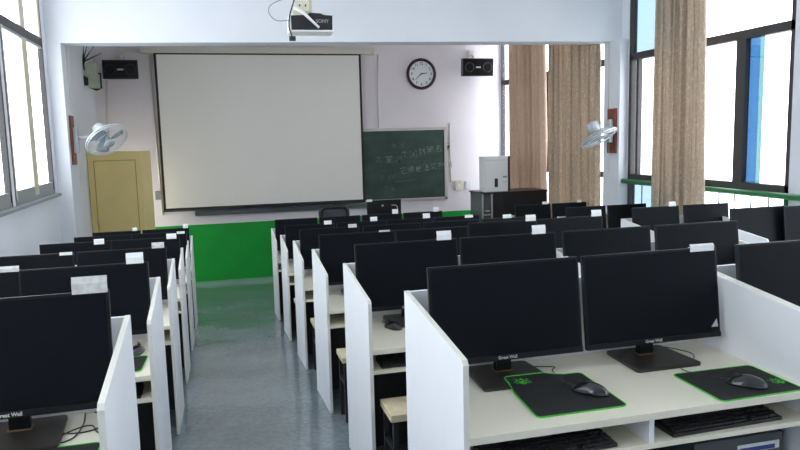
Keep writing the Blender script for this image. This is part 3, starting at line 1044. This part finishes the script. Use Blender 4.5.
# lectern cabinet
LY = 11.3
t = empty('lectern', (5.04, LY + .3, fz(LY + .3)))
h = .475 - fz(LY + .3)
b = MB(); b.box(-.38, .63, -.30, .30, .05, h - .03, bev=.004); b.build('cabinet', M['black'], t)
b = MB(); b.prism([(-.60, -.31), (.66, -.31), (.66, .31), (-.60, .31)], h - .03, h, 'z', bev=.01); b.build('top', M['black'], t)
b = MB()
for x in (-.585, -.415):
    b.box(x, x + .022, -.305, -.28, .05, h - .03)
b.box(-.585, -.40, -.305, -.28, h - .40, h - .385)
b.build('frame_strip', M['alu'], t)
b = MB(); b.box(-.58, -.39, -.27, .29, .05, h - .03); b.build('side_compartment', M['glass_dark'], t)
b = MB(); b.box(-.56, .62, -.27, .27, -.08, .05); b.build('plinth', M['charcoal'], t)
b = MB(); b.box(-.54, -.45, -.318, -.300, h - .33, h - .31, bev=.003); b.build('handle', M['alu'], t)
tag(t, 'black multimedia lectern in front of the right curtains', 'lectern')
# white box on the lectern
t = empty('equipment_box', (4.755, LY + .2, .475))
b = MB(); b.box(-.235, .215, -.12, .10, .0, .615, bev=.008); fs_ = b.build('front_shell', M['proj_white'], t)
b = MB(); b.box(.216, .262, -.11, .10, .0, .61, bev=.003); b.build('back_shell', mat('dark_brown_shell', (.05, .02, .02), .5), t)
b = MB(); b.box(-.215, .195, -.1235, -.12, .545, .552); b.box(-.215, -.21, -.1235, -.12, .05, .552)
b.build('groove', M['letter'], fs_)
b = MB(); b.box(-.035, .025, -.126, -.119, .08, .23, bev=.002); b.build('slot', M['black'], fs_)
b = MB(); b.box(.12, .20, -.1225, -.12, .24, .27); b.box(.12, .20, -.1225, -.12, .16, .168); b.build('label_print', mat('label_blue_grey', (.25, .32, .45), .6), fs_)
tag(t, 'white upright equipment box with a dark slot standing on the lectern', 'box')

# teacher desk, monitor and chair
t = empty('teacher_desk', (2.65, 11.25, fz(11.25)))
b = MB(); b.box(-.6, .6, -.3, .3, .80, .83, bev=.003); b.build('desktop', M['desk_top'], t)
for x in (-.58, .56):
    b = MB(); b.box(x, x + .02, -.28, .28, .0, .80); b.build('side_panel', M['charcoal'], t)
b = MB(); b.box(-.56, .56, .22, .24, .1, .80); b.build('modesty_panel', M['charcoal'], t)
tag(t, 'teacher desk in front of the blackboard, behind the student rows', 'desk')
zt_ = fz(11.25) + .83
t = empty('back_turned_monitor', (2.66, 11.1, zt_))
b = MB(); b.box(-.285, .285, -.02, .02, .26, .62, bev=.006); b.build('rear_shell', M['bezel'], t)
b = MB(); b.lathe([(.016, 0), (.016, .003)], 16, mx=Matrix.Translation((-.03, -.021, .53)) @ RX); b.build('round_logo', M['letter'], t)
b = MB(); b.tube(smooth_path([(.12, -.024, .53), (.20, -.03, .52), (.22, -.03, .46), (.23, -.03, .36), (.28, -.03, .26)]), .006, 6); b.build('cable', M['pipe'], t)
b = MB(); b.box(-.29, -.20, -.024, -.0205, .60, .64); b.build('paper_label', M['paper'], t)
b = MB(); b.box(-.04, .04, -.015, .015, .01, .30); b.box(-.13, .13, -.10, .10, 0, .012, bev=.003); b.build('stand', M['black'], t)
tag(t, 'black monitor seen from behind on the teacher desk, below the blackboard', 'monitor')

t = empty('office_chair', (1.80, 10.9, fz(10.9)))
HT = .395 - fz(10.9)
b = MB()
fr = rounded(.43, .46, .09, 5)
b.tube([(x, -.0, HT - .23 + z) for x, z in fr], .032, 8, closed=True)
b.build('back_frame', M['black'], t)
b = MB(); b.prism([(x * .95, HT - .23 + z * .95) for x, z in fr], -.006, .006, 'y'); b.build('back_mesh', M['mesh_chair'], t)
b = MB(); b.box(-.23, .23, -.48, .0, .50, .57, bev=.03); b.build('seat', M['black'], t)
b = MB(); b.tube([(0, .02, HT - .4), (0, .05, .62), (0, -.1, .49)], .022, 8); b.build('back_support', M['black'], t)
b = MB(); b.tube([(0, -.24, .08), (0, -.24, .5)], .025, 10); b.build('gas_lift', M['charcoal'], t)
for k in range(5):
    a = R(72 * k + 18)
    b = MB(); b.tube([(0, -.24, .10), (.28 * math.cos(a), -.24 + .28 * math.sin(a), .075)], [.025, .015], 8)
    b.build('base_arm', M['charcoal'], t)
    b = MB(); cx, cy = .28 * math.cos(a), -.24 + .28 * math.sin(a)
    b.tube([(cx - .02, cy, .03 + fz(cy)), (cx + .02, cy, .03 + fz(cy))], .03, 12); b.tube([(cx, cy, .03 + fz(cy)), (cx, cy, .08)], .008, 6)
    b.build('caster', M['black'], t)
tag(t, 'black mesh-backed office chair below the projection screen', 'chair')

# ================================================================== CURTAINS AND RAIL
def curtain(y0, y1, x, z0, z1, folds, label, material, top_span=None, amp=.045, seed=1, gather=0):
    rnd = random.Random(seed)
    ph = [rnd.uniform(-.5, .5) for _ in range(folds * 2 + 2)]
    n, k = folds * 14, 36
    ty0, ty1 = top_span or (y0, y1)
    root = None
    b = MB()
    grid = []
    for i in range(k + 1):
        v = i / k                       # 0 top, 1 bottom
        z = z1 + (z0 - z1) * v
        row = []
        a0 = ty0 + (y0 - ty0) * v; a1 = ty1 + (y1 - ty1) * v
        if gather:
            sw = max(0, (v - .45) / .55) ** 1.6
            a1 = a1 - gather * sw
            a0 = a0 + .03 * sw
        for j in range(n + 1):
            u = j / n
            t_ = u * folds * 2 * math.pi
            q = ph[int(u * folds * 2)]
            am = amp * (.75 + .35 * math.sin(3 * u * math.pi + seed) + .15 * q)
            tt = t_ * .5 + .8 * math.sin(t_ * .19 + seed + v * 1.1) + .35 * math.sin(t_ * .07 + v * 2)
            xx = x + am * (.9 - 1.8 * abs(math.sin(tt)) ** .75) + .010 * math.sin(t_ * 2.3 + v * 3 + seed) * (.4 + v)
            yy = a0 + (a1 - a0) * u + .012 * math.sin(t_ * 2 + seed)
            row.append(b.bm.verts.new((xx, yy, z)))
        grid.append(row)
    for r0, r1 in zip(grid, grid[1:]):
        for j in range(n):
            f = b.bm.faces.new((r0[j], r0[j + 1], r1[j + 1], r1[j])); f.smooth = True
    o = b.build('curtain', material)
    sol = o.modifiers.new('thick', 'SOLIDIFY'); sol.thickness = .003
    tag(o, label, 'curtain', 'long damask curtains')
    return o
curtain(11.52, 13.12, 5.77, fz(12.6) + .08, 3.45, 9, 'rose-brown curtain nearest the front wall, bunched behind the lectern', M['curtain_rose'], top_span=(11.62, 13.10), amp=.10, seed=3, gather=0)
curtain(9.74, 11.33, 5.77, fz(10.6) + .07, 3.45, 13, 'taupe damask curtain between the beam column and the bunched curtain', M['curtain'], amp=.10, seed=5)
curtain(7.26, 8.32, 5.74, fz(8.0) + .09, 3.45, 8, 'taupe damask curtain in front of the railing window', M['curtain'], top_span=(7.32, 8.28), amp=.08, seed=9)
for a, c, lab in ((9.85, 13.9, 'thin metal curtain rod beyond the beam'), (6.0, 9.2, 'thin metal curtain rod above the railing window')):
    b = MB(); b.tube([(5.76, a, 3.49), (5.76, c, 3.49)], .014, 8)
    for y in (a + .1, (a + c) / 2, c - .1):
        b.box(5.755, XR, y - .008, y + .008, 3.482, 3.498)
    tag(b.build('curtain_rod', M['alu']), lab, 'curtain rod')

t = empty('window_railing', (XR - .07, 7.0, fz(7.0)))
zr = .735 - fz(7.0)
b = MB(); b.tube([(0, -6.5, zr), (0, 2.26, zr)], .036, 10); b.build('handrail', M['rail'], t)
b = MB(); b.tube([(0, -6.5, .22 - fz(7.0) - .15), (0, 2.26, .22 - fz(7.0) - .15)], .014, 8); b.build('lower_rail', M['rail'], t)
y = -6.4
while y < 2.26:
    b = MB(); b.tube([(0, y, fz(y)), (0, y, zr - .02)], .0075, 6); b.build('baluster', M['baluster'], t)
    y += .262
for y in (2.24, -.87, -3.9):
    b = MB(); b.tube([(0, y, fz(y)), (0, y, zr)], .02, 8); b.build('post', M['rail'], t)
tag(t, 'green handrail with thin dark balusters along the right windows', 'railing')

# ================================================================== WALL FANS
def wall_fan(board_c, side, center, N, label, Rf=.30):
    """board_c: centre of the brown board on the column side face; side: +1 the face looks to +X"""
    t = empty('wall_fan', board_c)
    C0 = Vector(center) - Vector(board_c)
    N = Vector(N).normalized()
    q = N.to_track_quat('Z', 'Y').to_matrix().to_4x4()
    mx = Matrix.Translation(C0) @ q
    b = MB(); b.box(-.0 if side > 0 else -.025, .025 if side > 0 else 0, -.115, .115, -.33, .33, bev=.004)
    b.build('mounting_board', M['brown_board'], t)
    s = side
    b = MB(); b.box(min(.025 * s, .085 * s), max(.025 * s, .085 * s), -.05, .05, -.17, .17, bev=.012)
    b.build('wall_plate', M['fan_grey'], t)
    mot = C0 - N * .14
    b = MB(); b.tube(smooth_path([(.07 * s, 0, .04), (.16 * s, 0, .03), tuple(mot + Vector((-.04 * s, 0, -.03))), tuple(mot)], 5), .026, 8)
    b.build('arm', M['fan_grey'], t)
    b = MB(); b.lathe([(.04, -.25), (.085, -.235), (.095, -.16), (.085, -.10), (.06, -.075)], 20, mx=mx)
    b.build('motor_housing', M['fan_grey'], t)
    b = MB()
    def ring(r, h, rr, n=40):
        b.tube([mx @ Vector((r * math.cos(2 * math.pi * k / n), r * math.sin(2 * math.pi * k / n), h)) for k in range(n)], rr, 5, closed=True)
    ring(Rf, 0, .010); ring(Rf * .98, .028, .006); ring(Rf * .66, .06, .0025); ring(Rf * .66, -.055, .0025); ring(.07, .078, .005); ring(.07, -.08, .005)
    for k in range(44):
        a = 2 * math.pi * k / 44
        for sg, ce in ((1, .078), (-1, -.08)):
            b.tube([mx @ Vector((r_ * math.cos(a), r_ * math.sin(a), h_)) for r_, h_ in ((.06, ce), (Rf * .66, ce * .78), (Rf * .95, ce * .38), (Rf, 0))], .0013, 3, cap=False)
    b.build('guard', M['fan_wire'], t)
    b = MB(); b.lathe([(.07, .074), (.07, .084), (.01, .088)], 20, mx=mx); b.build('centre_cap', M['fan_grey'], t)
    b = MB(); b.lathe([(.038, -.05), (.045, .0), (.03, .045), (.004, .055)], 16, mx=mx); b.build('hub', M['fan_blade'], t)
    for k in range(3):
        bm_ = MB()
        a0 = R(120 * k + 20)
        g = []
        for i in range(7):
            r_ = .04 + (Rf * .86 - .04) * i / 6
            row = []
            for j in range(6):
                u = j / 5 - .5
                wd = R(78) * (.55 + .45 * math.sin(math.pi * min(1, .2 + i / 6)))
                a = a0 + u * wd + .35 * i / 6
                row.append(bm_.bm.verts.new(mx @ Vector((r_ * math.cos(a), r_ * math.sin(a), .05 * u))))
            g.append(row)
        for r0, r1 in zip(g, g[1:]):
            for j in range(5):
                f = bm_.bm.faces.new((r0[j], r0[j + 1], r1[j + 1], r1[j])); f.smooth = True
        o = bm_.build('blade', M['fan_blade'], t)
        o.modifiers.new('thick', 'SOLIDIFY').thickness = .003
    b = MB(); b.tube(smooth_path([(.06 * s, 0, -.17), (.07 * s, -.01, -.35), (.065 * s, 0, -.62)]), .003, 5); b.build('pull_cord', M['pipe'], t)
    tag(t, label, 'fan', 'wall fans on brown boards')
wall_fan((-1.83, 10.37, 1.53), 1, (-1.355, 10.1, 1.53), (.46, -.50, -.70), 'grey wall fan on the left column in front of the yellow cabinet', .28)
wall_fan((5.79, 9.38, 1.475), -1, (5.46, 9.22, 1.385), (.30, -.36, -.86), 'grey wall fan on the right column beside the curtains', .28)

# ================================================================== PROJECTOR
t = empty('ceiling_projector', (.80, 5.6, 2.36), (R(0), 0, R(-3)))
b = MB(); b.box(-.175, .172, -.005, .22, -.062, .062, bev=.012); b.build('casing', M['proj_white'], t)
b = MB(); b.prism([(-.155, -.048), (.162, -.048), (.166, .062), (.10, .066), (.07, .078), (-.01, .082), (-.03, .066), (-.157, .060)], -.009, -.003, 'y'); cp = b.build('connector_panel', M['black'], t)
text_mesh('brand_lettering', 'SONY', .038, M['frame_grey'], cp, Matrix.Translation((.085, -.0098, .018)) @ FRONT, offset=.001)
b = MB(); b.tube([(0, .12, .06), (0, .12, ZC - 2.36)], .02, 10); b.lathe([(.06, ZC - 2.38), (.06, ZC - 2.36)], 16, mx=Matrix.Translation((0, .12, 0))); b.build('ceiling_pole', M['cream'], t)
b = MB(); b.box(-.06, .12, .05, .2, .062, .09, bev=.006); b.build('mount_plate', M['cream'], t)
b = MB(); b.tube([(-.13, -.02, .118), (-.06, -.035, .075), (.055, -.04, -.035)], [.014, .012, .009], 8); b.build('strap', M['proj_white'], t)
b = MB(); b.box(-.14, -.045, .0, .06, .06, .10, bev=.01); b.box(-.12, -.01, .0, .05, .09, .175, bev=.012); pw = b.build('power_strip', M['cream'], t)
b = MB()
for x in (-.085, -.04):
    b.box(x - .006, x + .006, -.002, .001, .13, .145)
b.build('socket_hole', M['charcoal'], pw)
b = MB(); b.tube(smooth_path([(-.10, -.02, .26), (-.135, -.03, .15), (-.165, -.03, .06), (-.175, -.03, -.02), (-.165, -.03, -.07), (-.155, -.03, -.105)]), .006, 6)
b.box(-.178, -.128, -.045, -.015, -.135, -.10, bev=.006)
b.build('hanging_plug_cable', M['cable'], t)
b = MB(); b.tube(smooth_path([(-.13, 0, .185), (-.22, -.02, .175), (-.31, -.02, .13), (-.32, -.02, .07), (-.27, -.02, .02), (-.17, -.02, .02)]), .004, 6); b.build('cable_loop', M['frame_grey'], t)
tag(t, 'white ceiling projector with dark connector side hanging before the beam', 'projector')
